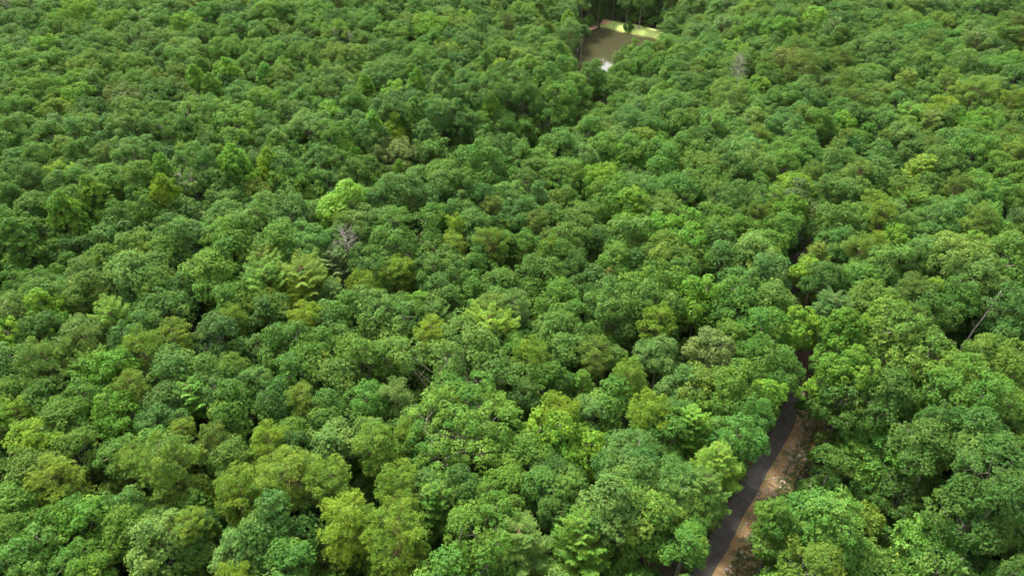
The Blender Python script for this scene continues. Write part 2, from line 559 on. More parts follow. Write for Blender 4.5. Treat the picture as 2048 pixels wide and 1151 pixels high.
for s in range(4):
    R, H, ch = [(3.7, 20, 8.8), (3.5, 20, 9.6), (3.9, 20, 8.4), (3.4, 19, 8.8)][s]
    add_proto('T', 'poplar', M_LEAF, M_BARK, proto_broad(300 + s, R, H, ch, 30, .30, 20, .44, 16, 6, .25, .13, cup=.4, shape='cone'), R, H, ch)
for s in range(2):
    R, H, ch = (4.6, 17, 6.5)
    add_proto('L', 'locust', M_LEAF, M_BARK, proto_broad(400 + s, R, H, ch, 20, .34, 22, .62, 9, 7, .62, .11, cup=.25, droop=.4, flat=.8), R, H, ch)
for s in range(5):
    R, H, ch = [(3.6, 18, 8.5), (3.9, 18, 8.0), (3.3, 18, 9.5), (4.2, 18, 8.0), (3.4, 17, 7.5)][s]
    add_proto('P', 'pine', M_NEEDLE, M_PBARK, proto_pine(500 + s, R, H, [46, 50, 44, 56, 40][s], 1 - ch / H, [.55, .5, .6, .5, .6][s]), R, H, ch)
for s in range(4):
    R, H, ch = [(4.4, 17, 8.0), (4.8, 16.5, 7.0), (4.0, 18, 9.5), (4.4, 17, 8.5)][s]
    add_proto('F', 'fir', M_NEEDLE, M_PBARK, proto_feather(600 + s, R, H, [64, 60, 70, 66][s], 1 - ch / H, [0, -.2, .5, .2][s], [.12, .05, .2, .3][s]), R, H, ch)
for s in range(3):
    R, H, ch = [(2.6, 6, 4.6), (2.8, 7, 5.2), (2.2, 5, 4.2)][s]
    add_proto('S', 'sapling', M_LEAF, M_BARK, proto_broad(700 + s, R, H, ch, 13, .36, 16, .42, 9, 6, .34, .15, flat=.6, cup=.1), R, H, ch)

# base colours of the leaves; darker ones also stand in for shade at lower right
TINT = {
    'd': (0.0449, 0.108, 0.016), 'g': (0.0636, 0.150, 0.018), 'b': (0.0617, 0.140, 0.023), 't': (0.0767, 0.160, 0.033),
    'p': (0.0916, 0.178, 0.034), 'o': (0.0767, 0.145, 0.017), 'l': (0.0860, 0.198, 0.016), 'y': (0.1159, 0.208, 0.012),
    'm': (0.0954, 0.174, 0.013), 's': (0.0954, 0.148, 0.036), 'r': (0.1169, 0.125, 0.025), 'w': (0.0655, 0.155, 0.016),
}
TINT_W = {'d': 'dark green', 'g': 'mid-green', 'b': 'blue-green', 't': 'pale bluish', 'p': 'pale green', 'o': 'olive-green',
          'l': 'light green', 'y': 'bright yellow-green', 'm': 'yellow-green', 's': 'tan-flecked', 'r': 'rusty orange', 'w': 'yellow-flowered'}
KIND = {'O': ('oak_tree', 'oak', 'tree'), 'M': ('maple_tree', 'broadleaf tree', 'tree'), 'T': ('poplar_tree', 'poplar', 'tree'),
        'L': ('locust_tree', 'feathery broadleaf tree', 'tree'), 'P': ('pine_tree', 'pine', 'pine tree'), 'F': ('conifer_tree', 'layered conifer', 'conifer'),
        'S': ('understory_tree', 'low understory tree', 'small tree')}
GROUP = {'O': 'oaks of the forest canopy', 'M': 'light broadleaf trees of the canopy', 'T': 'pointed poplars of the canopy',
         'L': 'feathery broadleaf trees by the road', 'P': 'pines among the broadleaf trees', 'F': 'layered conifers among the broadleaf trees',
         'S': 'low trees under the canopy'}

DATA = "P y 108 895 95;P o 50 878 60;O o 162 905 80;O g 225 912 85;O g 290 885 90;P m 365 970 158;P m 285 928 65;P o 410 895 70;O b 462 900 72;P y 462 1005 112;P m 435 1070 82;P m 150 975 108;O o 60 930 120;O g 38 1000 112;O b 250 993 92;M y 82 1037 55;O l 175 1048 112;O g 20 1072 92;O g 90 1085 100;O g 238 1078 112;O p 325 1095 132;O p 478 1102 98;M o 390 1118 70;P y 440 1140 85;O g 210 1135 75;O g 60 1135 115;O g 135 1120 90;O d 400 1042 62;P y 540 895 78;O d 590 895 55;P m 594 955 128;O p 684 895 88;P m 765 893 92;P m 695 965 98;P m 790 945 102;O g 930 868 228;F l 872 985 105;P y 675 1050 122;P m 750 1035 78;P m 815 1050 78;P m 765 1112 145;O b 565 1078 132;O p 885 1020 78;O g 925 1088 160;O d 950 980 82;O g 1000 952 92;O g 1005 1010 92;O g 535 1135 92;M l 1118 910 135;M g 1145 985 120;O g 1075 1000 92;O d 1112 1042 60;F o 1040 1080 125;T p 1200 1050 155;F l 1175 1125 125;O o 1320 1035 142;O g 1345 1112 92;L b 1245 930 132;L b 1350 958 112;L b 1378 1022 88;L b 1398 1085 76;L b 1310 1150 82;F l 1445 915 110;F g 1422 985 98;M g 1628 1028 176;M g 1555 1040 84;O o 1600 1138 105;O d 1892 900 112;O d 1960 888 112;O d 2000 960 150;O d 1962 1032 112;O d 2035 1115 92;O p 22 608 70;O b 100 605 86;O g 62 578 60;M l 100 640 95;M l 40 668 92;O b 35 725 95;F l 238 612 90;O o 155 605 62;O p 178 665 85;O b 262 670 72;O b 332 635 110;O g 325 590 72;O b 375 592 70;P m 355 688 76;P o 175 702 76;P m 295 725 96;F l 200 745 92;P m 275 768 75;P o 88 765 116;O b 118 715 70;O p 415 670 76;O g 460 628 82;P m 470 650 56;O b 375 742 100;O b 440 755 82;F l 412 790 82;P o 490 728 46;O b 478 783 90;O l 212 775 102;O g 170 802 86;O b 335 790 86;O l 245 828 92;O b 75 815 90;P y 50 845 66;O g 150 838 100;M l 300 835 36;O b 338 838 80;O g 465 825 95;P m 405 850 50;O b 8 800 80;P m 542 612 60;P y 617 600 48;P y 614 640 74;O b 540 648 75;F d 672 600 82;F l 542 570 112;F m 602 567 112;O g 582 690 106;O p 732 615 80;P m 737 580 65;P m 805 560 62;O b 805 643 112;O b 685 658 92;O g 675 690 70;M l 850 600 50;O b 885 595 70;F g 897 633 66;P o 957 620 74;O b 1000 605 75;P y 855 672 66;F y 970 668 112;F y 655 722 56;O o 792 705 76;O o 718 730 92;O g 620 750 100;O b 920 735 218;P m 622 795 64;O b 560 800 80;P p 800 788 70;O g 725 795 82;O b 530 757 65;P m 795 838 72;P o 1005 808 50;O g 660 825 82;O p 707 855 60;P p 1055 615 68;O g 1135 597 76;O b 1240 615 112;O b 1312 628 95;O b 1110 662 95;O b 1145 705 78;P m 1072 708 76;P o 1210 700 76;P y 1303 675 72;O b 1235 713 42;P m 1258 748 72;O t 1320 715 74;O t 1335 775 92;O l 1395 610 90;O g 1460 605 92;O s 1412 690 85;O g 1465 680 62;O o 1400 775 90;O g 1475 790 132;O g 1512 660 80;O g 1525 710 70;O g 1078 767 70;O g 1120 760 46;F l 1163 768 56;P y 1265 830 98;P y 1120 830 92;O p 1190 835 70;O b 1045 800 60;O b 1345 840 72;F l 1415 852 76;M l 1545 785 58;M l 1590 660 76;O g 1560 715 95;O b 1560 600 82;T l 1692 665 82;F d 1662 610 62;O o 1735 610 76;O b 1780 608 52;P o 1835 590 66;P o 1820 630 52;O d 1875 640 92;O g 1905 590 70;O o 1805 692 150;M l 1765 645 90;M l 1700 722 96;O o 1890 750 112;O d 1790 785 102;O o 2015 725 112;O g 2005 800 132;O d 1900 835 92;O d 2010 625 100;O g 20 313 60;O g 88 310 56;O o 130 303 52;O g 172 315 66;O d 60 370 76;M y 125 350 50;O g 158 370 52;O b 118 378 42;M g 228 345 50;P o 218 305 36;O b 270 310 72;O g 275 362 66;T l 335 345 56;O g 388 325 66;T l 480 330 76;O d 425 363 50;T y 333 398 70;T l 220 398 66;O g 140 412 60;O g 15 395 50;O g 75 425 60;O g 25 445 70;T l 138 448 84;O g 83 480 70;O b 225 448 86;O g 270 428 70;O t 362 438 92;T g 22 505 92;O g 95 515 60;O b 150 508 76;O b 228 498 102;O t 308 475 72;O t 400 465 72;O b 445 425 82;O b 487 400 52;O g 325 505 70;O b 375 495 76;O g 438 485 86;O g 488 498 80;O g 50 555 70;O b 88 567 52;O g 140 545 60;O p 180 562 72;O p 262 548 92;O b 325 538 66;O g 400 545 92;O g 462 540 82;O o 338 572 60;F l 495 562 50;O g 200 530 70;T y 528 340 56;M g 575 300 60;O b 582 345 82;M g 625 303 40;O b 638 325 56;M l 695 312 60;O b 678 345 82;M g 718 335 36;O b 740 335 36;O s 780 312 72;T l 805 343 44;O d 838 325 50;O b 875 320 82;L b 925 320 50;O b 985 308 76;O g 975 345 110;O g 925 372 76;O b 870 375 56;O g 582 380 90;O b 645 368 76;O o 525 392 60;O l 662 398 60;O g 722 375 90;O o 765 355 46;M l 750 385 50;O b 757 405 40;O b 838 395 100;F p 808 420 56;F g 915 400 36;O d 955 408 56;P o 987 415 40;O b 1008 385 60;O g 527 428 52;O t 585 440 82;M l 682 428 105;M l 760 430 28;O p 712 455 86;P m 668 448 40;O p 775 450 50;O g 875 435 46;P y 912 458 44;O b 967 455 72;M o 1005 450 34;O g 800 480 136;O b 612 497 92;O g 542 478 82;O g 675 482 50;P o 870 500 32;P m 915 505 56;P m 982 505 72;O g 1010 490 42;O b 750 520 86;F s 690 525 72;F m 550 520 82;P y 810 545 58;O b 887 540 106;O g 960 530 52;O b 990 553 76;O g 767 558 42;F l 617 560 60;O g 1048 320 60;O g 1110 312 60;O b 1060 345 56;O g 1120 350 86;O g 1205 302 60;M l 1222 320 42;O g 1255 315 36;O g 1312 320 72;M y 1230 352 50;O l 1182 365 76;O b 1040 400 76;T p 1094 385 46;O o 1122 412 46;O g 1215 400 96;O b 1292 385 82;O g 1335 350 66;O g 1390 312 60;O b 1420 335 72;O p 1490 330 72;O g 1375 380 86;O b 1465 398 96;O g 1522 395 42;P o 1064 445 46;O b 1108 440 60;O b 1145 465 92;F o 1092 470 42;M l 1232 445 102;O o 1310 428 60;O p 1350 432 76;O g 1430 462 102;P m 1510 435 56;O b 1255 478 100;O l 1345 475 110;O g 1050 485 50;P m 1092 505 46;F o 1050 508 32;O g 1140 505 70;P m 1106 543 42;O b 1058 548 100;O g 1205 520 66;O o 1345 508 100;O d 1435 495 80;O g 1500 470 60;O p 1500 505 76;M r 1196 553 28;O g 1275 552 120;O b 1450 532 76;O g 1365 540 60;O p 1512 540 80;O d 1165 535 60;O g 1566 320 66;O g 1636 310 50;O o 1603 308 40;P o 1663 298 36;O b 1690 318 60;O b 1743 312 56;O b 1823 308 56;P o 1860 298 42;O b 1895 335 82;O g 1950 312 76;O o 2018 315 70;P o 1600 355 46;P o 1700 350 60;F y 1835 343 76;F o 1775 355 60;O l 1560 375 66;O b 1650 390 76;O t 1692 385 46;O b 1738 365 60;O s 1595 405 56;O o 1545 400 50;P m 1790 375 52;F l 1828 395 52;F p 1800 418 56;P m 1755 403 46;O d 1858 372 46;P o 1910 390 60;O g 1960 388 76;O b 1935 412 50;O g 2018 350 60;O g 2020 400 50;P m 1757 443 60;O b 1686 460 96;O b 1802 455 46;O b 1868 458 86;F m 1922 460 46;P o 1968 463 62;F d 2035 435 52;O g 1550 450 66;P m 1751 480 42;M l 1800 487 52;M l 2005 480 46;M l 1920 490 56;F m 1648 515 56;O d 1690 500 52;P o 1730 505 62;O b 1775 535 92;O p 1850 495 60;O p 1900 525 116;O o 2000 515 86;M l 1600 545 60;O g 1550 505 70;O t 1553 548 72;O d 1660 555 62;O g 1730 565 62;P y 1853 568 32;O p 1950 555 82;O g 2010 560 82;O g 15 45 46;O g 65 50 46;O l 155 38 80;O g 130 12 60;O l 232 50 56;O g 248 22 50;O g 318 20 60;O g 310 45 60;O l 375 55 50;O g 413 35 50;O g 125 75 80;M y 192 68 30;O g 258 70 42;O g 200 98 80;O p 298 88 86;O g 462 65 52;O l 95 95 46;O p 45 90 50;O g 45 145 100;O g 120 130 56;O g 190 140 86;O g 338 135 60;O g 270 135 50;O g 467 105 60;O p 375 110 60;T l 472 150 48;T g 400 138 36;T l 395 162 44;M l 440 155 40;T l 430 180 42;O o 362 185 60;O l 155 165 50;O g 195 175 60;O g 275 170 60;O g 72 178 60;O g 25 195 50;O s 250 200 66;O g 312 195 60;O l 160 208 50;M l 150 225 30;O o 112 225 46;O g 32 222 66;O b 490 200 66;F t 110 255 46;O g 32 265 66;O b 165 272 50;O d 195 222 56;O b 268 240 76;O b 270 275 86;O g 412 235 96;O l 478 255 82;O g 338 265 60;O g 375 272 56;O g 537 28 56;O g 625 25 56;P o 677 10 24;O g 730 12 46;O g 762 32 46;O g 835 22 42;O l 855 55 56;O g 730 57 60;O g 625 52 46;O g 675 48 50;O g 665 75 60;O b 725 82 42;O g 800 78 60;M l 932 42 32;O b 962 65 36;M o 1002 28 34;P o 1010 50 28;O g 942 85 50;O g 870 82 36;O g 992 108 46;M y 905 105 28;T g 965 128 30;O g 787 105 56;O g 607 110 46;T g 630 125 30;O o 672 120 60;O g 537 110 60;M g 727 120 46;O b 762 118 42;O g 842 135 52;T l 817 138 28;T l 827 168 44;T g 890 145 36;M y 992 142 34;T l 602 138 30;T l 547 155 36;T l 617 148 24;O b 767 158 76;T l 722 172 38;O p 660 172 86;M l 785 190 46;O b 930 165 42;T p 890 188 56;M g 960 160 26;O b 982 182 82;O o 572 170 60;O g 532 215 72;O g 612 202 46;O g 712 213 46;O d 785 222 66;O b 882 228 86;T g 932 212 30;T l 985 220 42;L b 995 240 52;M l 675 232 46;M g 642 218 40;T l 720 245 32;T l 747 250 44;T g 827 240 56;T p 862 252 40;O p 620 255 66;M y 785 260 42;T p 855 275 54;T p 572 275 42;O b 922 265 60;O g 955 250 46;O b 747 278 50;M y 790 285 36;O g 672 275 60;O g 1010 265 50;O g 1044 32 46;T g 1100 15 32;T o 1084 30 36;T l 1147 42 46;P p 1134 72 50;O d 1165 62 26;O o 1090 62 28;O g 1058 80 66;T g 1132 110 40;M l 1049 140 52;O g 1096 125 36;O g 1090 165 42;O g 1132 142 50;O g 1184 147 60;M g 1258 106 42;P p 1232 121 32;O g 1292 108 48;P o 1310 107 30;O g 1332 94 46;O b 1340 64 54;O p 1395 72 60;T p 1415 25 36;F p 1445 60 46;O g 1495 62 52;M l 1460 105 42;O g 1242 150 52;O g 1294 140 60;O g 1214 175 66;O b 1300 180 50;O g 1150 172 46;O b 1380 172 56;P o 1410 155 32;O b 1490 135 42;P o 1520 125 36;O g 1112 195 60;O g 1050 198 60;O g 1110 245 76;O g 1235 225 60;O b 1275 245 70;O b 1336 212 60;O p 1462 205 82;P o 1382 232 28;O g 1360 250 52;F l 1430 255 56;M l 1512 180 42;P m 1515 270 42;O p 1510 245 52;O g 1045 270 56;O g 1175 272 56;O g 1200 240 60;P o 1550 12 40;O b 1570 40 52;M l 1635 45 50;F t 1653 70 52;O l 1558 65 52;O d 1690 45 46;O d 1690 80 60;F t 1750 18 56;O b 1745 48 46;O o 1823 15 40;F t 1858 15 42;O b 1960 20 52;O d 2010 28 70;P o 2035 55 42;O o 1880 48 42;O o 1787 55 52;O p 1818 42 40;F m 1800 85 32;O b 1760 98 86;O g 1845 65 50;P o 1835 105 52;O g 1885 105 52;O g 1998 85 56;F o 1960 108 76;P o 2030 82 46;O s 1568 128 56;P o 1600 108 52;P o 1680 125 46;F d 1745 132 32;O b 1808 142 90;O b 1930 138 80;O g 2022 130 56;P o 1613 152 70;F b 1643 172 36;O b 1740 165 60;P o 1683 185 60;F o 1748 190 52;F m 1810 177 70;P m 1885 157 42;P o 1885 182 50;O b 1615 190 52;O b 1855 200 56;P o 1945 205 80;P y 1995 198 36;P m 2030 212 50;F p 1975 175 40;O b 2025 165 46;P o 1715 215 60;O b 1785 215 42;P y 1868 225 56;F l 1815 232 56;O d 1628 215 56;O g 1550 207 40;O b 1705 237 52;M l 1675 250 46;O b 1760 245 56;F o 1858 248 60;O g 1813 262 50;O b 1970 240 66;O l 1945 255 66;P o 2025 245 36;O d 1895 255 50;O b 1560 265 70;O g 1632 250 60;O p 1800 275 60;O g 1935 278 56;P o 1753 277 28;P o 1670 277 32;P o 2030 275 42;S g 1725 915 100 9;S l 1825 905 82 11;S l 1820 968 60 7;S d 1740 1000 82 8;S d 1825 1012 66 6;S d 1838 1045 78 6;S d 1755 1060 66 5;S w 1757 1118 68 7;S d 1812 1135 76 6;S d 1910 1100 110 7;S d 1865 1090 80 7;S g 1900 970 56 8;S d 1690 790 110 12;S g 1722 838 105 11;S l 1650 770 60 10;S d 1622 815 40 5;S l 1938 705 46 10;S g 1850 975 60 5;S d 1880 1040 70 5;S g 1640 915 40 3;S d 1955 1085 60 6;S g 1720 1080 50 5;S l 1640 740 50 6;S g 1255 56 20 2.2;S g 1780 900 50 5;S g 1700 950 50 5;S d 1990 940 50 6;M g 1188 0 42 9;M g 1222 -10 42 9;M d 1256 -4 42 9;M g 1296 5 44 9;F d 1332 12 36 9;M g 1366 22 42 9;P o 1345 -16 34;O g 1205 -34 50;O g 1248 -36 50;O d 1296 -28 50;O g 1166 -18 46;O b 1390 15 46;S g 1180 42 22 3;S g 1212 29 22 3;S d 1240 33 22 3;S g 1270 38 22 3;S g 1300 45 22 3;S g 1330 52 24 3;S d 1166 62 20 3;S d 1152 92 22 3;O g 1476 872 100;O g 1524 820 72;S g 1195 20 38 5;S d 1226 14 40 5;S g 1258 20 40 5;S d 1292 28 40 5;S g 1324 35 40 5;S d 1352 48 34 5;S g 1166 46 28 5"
rng = random.Random(7)
REQ = []                     # wanted trees
for ln in DATA.split(';'):
    q = ln.split()
    REQ.append((q[0], q[1], float(q[2]), float(q[3]), float(q[4]), float(q[5]) if len(q) > 5 else None))

HT = {'O': 18.0, 'M': 17.0, 'T': 20.0, 'L': 17.0, 'P': 19.0, 'F': 18.0, 'S': 6.0}
WIDEN = 1.18
PLACED = []                  # dict(kind,tint,x,y,z,scale,var,rot,px,py,w,H)


CLEAR_PX = [[(1395, 1160), (1440, 1060), (1500, 950), (1545, 880), (1585, 790), (1612, 770), (1605, 810), (1655, 865), (1610, 930), (1560, 1000), (1505, 1060), (1480, 1160)],
            [(1596, 476), (1613, 476), (1607, 512), (1595, 510)], [(1612, 622), (1626, 622), (1629, 700), (1616, 725)],
            [(1140, 130), (1150, 100), (1165, 60), (1200, 36), (1312, 56), (1318, 80), (1262, 84), (1215, 126)]]

def pick_oak(Rn):
    return rng.choice([0, 1, 2]) if Rn < 4.0 else (rng.choice([3, 4, 5, 6, 7]) if Rn < 6.3 else rng.choice([8, 9, 10]))


def near_clear(px, py, w):
    for q in (CLEAR_PX[0], CLEAR_PX[3]):
        if float(seg_dist([px], [py], q, True)[0]) < w * .85: return True
    return False


def solve(kind, px, py, w, hh, var):
    P = PROTOS[kind][var]
    r = ray(px, py)
    t = 20.0 * 45.0 ** np.linspace(0, 1, 700)
    p = CAMP + r * t[:, None]
    R = w * 0.5 * (1.0 if near_clear(px, py, w) else 1.30 - .24 * min(1, max(0, py) / 1000)) * t / F_PX
    s_ = R / P['R']
    H = HT[kind] * (0.80 + 0.20 * np.minimum(R / 4.5, 1.35)) if hh is None else hh + P['ch'] * s_ * 0.35
    f = p[:, 2] - (ground(p[:, 0], p[:, 1]) + H - P['ch'] * s_ * 0.42)
    i = int(np.argmax(f < 0))
    if i == 0: return None
    return p[i], float(s_[i]), float(H[i]), float(t[i])


for i, (k, c, px, py, w, hh) in enumerate(REQ):
    nv = len(PROTOS[k])
    var = rng.randrange(nv)
    sol = solve(k, px, py, w, hh, var)
    if k == 'O' and sol is not None:
        Rn = sol[1] * PROTOS[k][var]['R']
        var = pick_oak(Rn)
        sol = solve(k, px, py, w, hh, var)
    if sol is None: continue
    p, s, H, t = sol
    x_want = float(p[0])
    for _ in range(9):                                   # no trunk stands on the road
        if float(seg_dist([p[0]], [p[1]], ROAD)[0]) > 2.0: break
        rx_ = float(np.interp(-py, [-q[1] for q in ROAD_PX], [q[0] for q in ROAD_PX]))
        p[0] += .7 if px > rx_ else -.7
    PLACED.append(dict(lean=.5 * math.atan2(x_want - float(p[0]), H * .75), tilt=(rng.gauss(0, .07), rng.gauss(0, .07)), kz=rng.uniform(.88, 1.22), kind=k, tint=c, x=float(p[0]), y=float(p[1]), s=s, H=H, var=var, rot=rng.uniform(0, 6.28), px=px, py=py, w=w, listed=True))

# fillers: the trees between, seen only in part
xs = np.array([p['x'] for p in PLACED]); ys = np.array([p['y'] for p in PLACED]); rr = np.array([PROTOS[p['kind']][p['var']]['R'] * p['s'] for p in PLACED])
cell = 4.2
y = 22.0
fill = []
while y < 430:
    half = 0.80 * (y * math.cos(PITCH) + 45) + 18
    x = -half
    while x < half:
        fx = x + rng.uniform(-1.8, 1.8); fy = y + rng.uniform(-1.8, 1.8)
        x += cell
        if float(seg_dist([fx], [fy], ROAD)[0]) < 3.6: continue
        if bool(inside([fx], [fy], POND)[0]) or float(seg_dist([fx], [fy], POND, True)[0]) < 3.0: continue
        R = rng.uniform(2.3, 3.4) + 1.4 * min(1, fy / 260)
        dd = np.hypot(xs - fx, ys - fy)
        j = int(np.argmin(dd - rr * 0.80))
        if dd[j] < rr[j] * 0.52 + R * 0.50: continue
        far = dd[j] > rr[j] + R * 0.7
        tall = rng.uniform(15.5, 18) if far else rng.uniform(13.5, 17.0)
        if fx > 25 and fy < 75: tall = rng.uniform(6, 10)
        z0 = g1(fx, fy)
        ok = True
        for hz in (tall, tall * .75, tall * .5):
            a, b, dpt = project(fx, fy, z0 + hz)
            wp = R * F_PX / dpt
            for q in CLEAR_PX:
                if bool(inside([a], [b], q)[0]) or float(seg_dist([a], [b], q, True)[0]) < wp * .9: ok = False
        if not ok: continue
        a, b, dpt = project(fx, fy, z0 + tall - 3)
        k = rng.choices(['O', 'M', 'P', 'F'], [70, 10, 12, 8])[0] if fx < 60 else rng.choices(['O', 'M', 'P', 'F'], [50, 6, 28, 16])[0]
        c = {'O': rng.choice('gggbboddp'), 'M': rng.choice('gl'), 'P': rng.choice('moo'), 'F': rng.choice('dgo')}[k]
        if not far and k != 'O': k, c = 'O', rng.choice('gggbbodd')
        var = pick_oak(R) if k == 'O' else rng.randrange(len(PROTOS[k]))
        s = R / PROTOS[k][var]['R']
        fill.append(dict(kind=k, tint=c, x=fx, y=fy, s=s, H=tall, var=var, rot=rng.uniform(0, 6.28), px=a, py=b, w=2 * R * F_PX / dpt, listed=False))
        xs = np.append(xs, fx); ys = np.append(ys, fy); rr = np.append(rr, R)
    y += cell
print("listed", len(PLACED), "fill", len(fill))

# low leafy growth filling the gaps under the canopy
xs0, ys0, rr0 = xs, ys, rr
y = 18.0
low = []
while y < 300:
    half = 0.80 * (y * math.cos(PITCH) + 45) + 10
    x = -half
    while x < half:
        fx = x + rng.uniform(-1.6, 1.6); fy = y + rng.uniform(-1.6, 1.6); x += 4.2
        if float(seg_dist([fx], [fy], ROAD)[0]) < (5.8 if fy < 82 else 3.0) or bool(inside([fx], [fy], POND)[0]) or float(seg_dist([fx], [fy], POND, True)[0]) < 3: continue
        tall = rng.uniform(6.0, 12.0); R = rng.uniform(2.2, 3.6)
        z0 = g1(fx, fy); ok = True
        for hz in (tall, tall * .5):
            a, b, dpt = project(fx, fy, z0 + hz)
            for q in CLEAR_PX:
                if bool(inside([a], [b], q)[0]) or float(seg_dist([a], [b], q, True)[0]) < R * F_PX / dpt * .9: ok = False
        if not ok: continue
        var = rng.randrange(3)
        low.append(dict(kind='S', tint=rng.choice('ddgdgo'), x=fx, y=fy, s=R / PROTOS['S'][var]['R'], H=tall, var=var, rot=rng.uniform(0, 6.28), px=a, py=b, w=1, listed=False))
    y += 4.2

# ------------------------------------------------------------------ the setting
def struct(name, me, kind='structure', label=None, cat=None):
    o = bpy.data.objects.new(name, me); COL.objects.link(o)
    o['kind'] = kind
    o['label'] = label or name
    if cat: o['category'] = cat
    return o


def axis(lo, hi, fine_lo, fine_hi, step):
    a = list(np.arange(fine_lo, fine_hi + .01, step))
    v, s = fine_hi, step
    while v < hi: s *= 1.25; v += s; a.append(v)
    v, s = fine_lo, step
    while v > lo: s *= 1.25; v -= s; a.insert(0, v)
    return np.array(a)


gx = axis(-3000, 3000, -260, 260, 2.0); gy = axis(-1500, 4200, 10, 420, 2.0)
GX, GY = np.meshgrid(gx, gy)
GZ = ground(GX.ravel(), GY.ravel())
nx, ny = len(gx), len(gy)
ii = (np.arange(ny - 1)[:, None] * nx + np.arange(nx - 1)[None]).ravel()
gf = np.stack([ii, ii + 1, ii + nx + 1, ii + nx], -1)
gm = mesh_from("ground", np.stack([GX.ravel(), GY.ravel(), GZ], -1), gf.ravel(), 4, [ground_material()])
struct("ground", gm, label="brown leaf litter and red clay ground under the forest")


def resample(pts, step):
    out = []
    for i in range(len(pts) - 1):
        a = np.array(pts[i]); b = np.array(pts[i + 1]); n = max(1, int(np.linalg.norm(b - a) / step))
        for k in range(n): out.append(a + (b - a) * k / n)
    out.append(np.array(pts[-1]))
    out = np.array(out)
    for _ in range(6): out[1:-1] = (out[:-2] + 2 * out[1:-1] + out[2:]) / 4
    return out


def ribbon(pts, offs, lift, wob=None, seed=0):
    """strip following a line; offs: lateral offsets, lift: height per offset; to the right is positive"""
    rs = np.random.RandomState(seed)
    d = np.gradient(pts, axis=0); d /= np.linalg.norm(d, axis=1)[:, None]
    nrm = np.stack([d[:, 1], -d[:, 0]], -1)
    vs = []
    n = len(pts); m = len(offs)
    w = np.zeros((n, m))
    if wob:
        for j in range(m):
            if wob[j]:
                q = rs.normal(0, 1, n); q = np.convolve(q, np.ones(3) / 3, 'same'); w[:, j] = q * wob[j]
    for i in range(n):
        for j in range(m):
            p = pts[i] + nrm[i] * (offs[j] + w[i, j])
            vs.append((p[0], p[1], lift[j]))
    vs = np.array(vs)
    vs[:, 2] += ground(vs[:, 0], vs[:, 1])
    f = []
    for i in range(n - 1):
        for j in range(m - 1):
            a = i * m + j
            f.append((a, a + 1, a + m + 1, a + m))
    return vs, np.array(f)


RP = resample(ROAD, 0.8)
NV = int(np.argmin(np.abs(RP[:, 1] - on_plane(1600, 780, 0)[1])))      # the bare verge ends where the trees close over the road
v, f = ribbon(RP, [-1.12, -.7, 0, .7, 1.12], [.06, .075, .085, .075, .06], [.05, 0, 0, 0, .05], 3)
asph = noise_material("worn_asphalt", [(0.25, (0.033, 0.029, 0.024)), (0.75, (0.068, 0.061, 0.051))], 0.9, .85, 8, .15, .02, 22.0, [(.3, (.75, .75, .75)), (.7, (1.2, 1.2, 1.2))])
struct("road", mesh_from("road", v, f.ravel(), 4, [asph]), label="narrow dark asphalt driveway through the trees")
v, f = ribbon(RP[:NV], [1.0, 1.8, 2.8, 3.8, 4.9], [.035, .05, .05, .05, .03], [0, 0, .2, .3, .5], 4)
verge = noise_material("clay_verge", [(0.30, (0.075, 0.085, 0.030)), (0.44, (0.17, 0.135, 0.058)), (0.57, (0.29, 0.17, 0.07)), (0.68, (0.27, 0.22, 0.13))], 0.55, .95, 9, .6, .08,
                       9.0, [(.3, (.55, .55, .55)), (.7, (1.4, 1.35, 1.3))])
struct("verge", mesh_from("verge", v, f.ravel(), 4, [verge]), label="bare red clay and gravel verge beside the road")

# weeds and dead leaves along the road, one mass each
def scatter_cards(name, n, off_a, off_b, L_, W_, K_, up, mat, label, cat, seed, hz=.05):
    rs = np.random.RandomState(seed)
    dR_ = np.gradient(RP, axis=0); dR_ /= np.linalg.norm(dR_, axis=1)[:, None]
    ii_ = rs.randint(0, NV + 8, n)
    clus = np.sin(ii_ * .7 + seed) * .5 + np.sin(ii_ * .23) * .5
    off = rs.uniform(off_a, off_b, n) + clus * .35
    p = RP[ii_] + np.stack([dR_[ii_, 1], -dR_[ii_, 0]], -1) * off[:, None] + rs.normal(0, .3, (n, 2))
    c = np.concatenate([p, (ground(p[:, 0], p[:, 1]) + hz)[:, None]], 1)
    nn = norm(rs.normal(0, .25, (n, 3)) + [0, 0, 1])
    v, col = rosettes(c, nn, K_, L_, W_, rs, 0, up)
    me = mesh_from(name, v, quads(v), 4, [mat], col)
    o = struct(name, me, 'stuff', label, cat)
    return o


def stuff_setup():
    w1 = scatter_cards("verge_weeds", 2600, 2.6, 5.6, .30, .09, 6, .7, M_LEAF, "low weeds and grass growing through the verge right of the road", "weeds", 5, .08)
    w1['tint'] = (.085, .125, .03)
    w2 = scatter_cards("roadside_weeds", 1500, -3.2, -1.25, .30, .09, 6, .7, M_LEAF, "low weeds along the left edge of the road", "weeds", 6, .06)
    w2['tint'] = (.06, .11, .022)
    w3 = scatter_cards("leaf_litter", 1100, -1.3, 3.4, .09, .06, 2, .1, M_LEAF, "fallen brown leaves scattered over the road and its verge", "leaves", 8, .11)
    w3['tint'] = (.17, .095, .04)


stuff_setup()

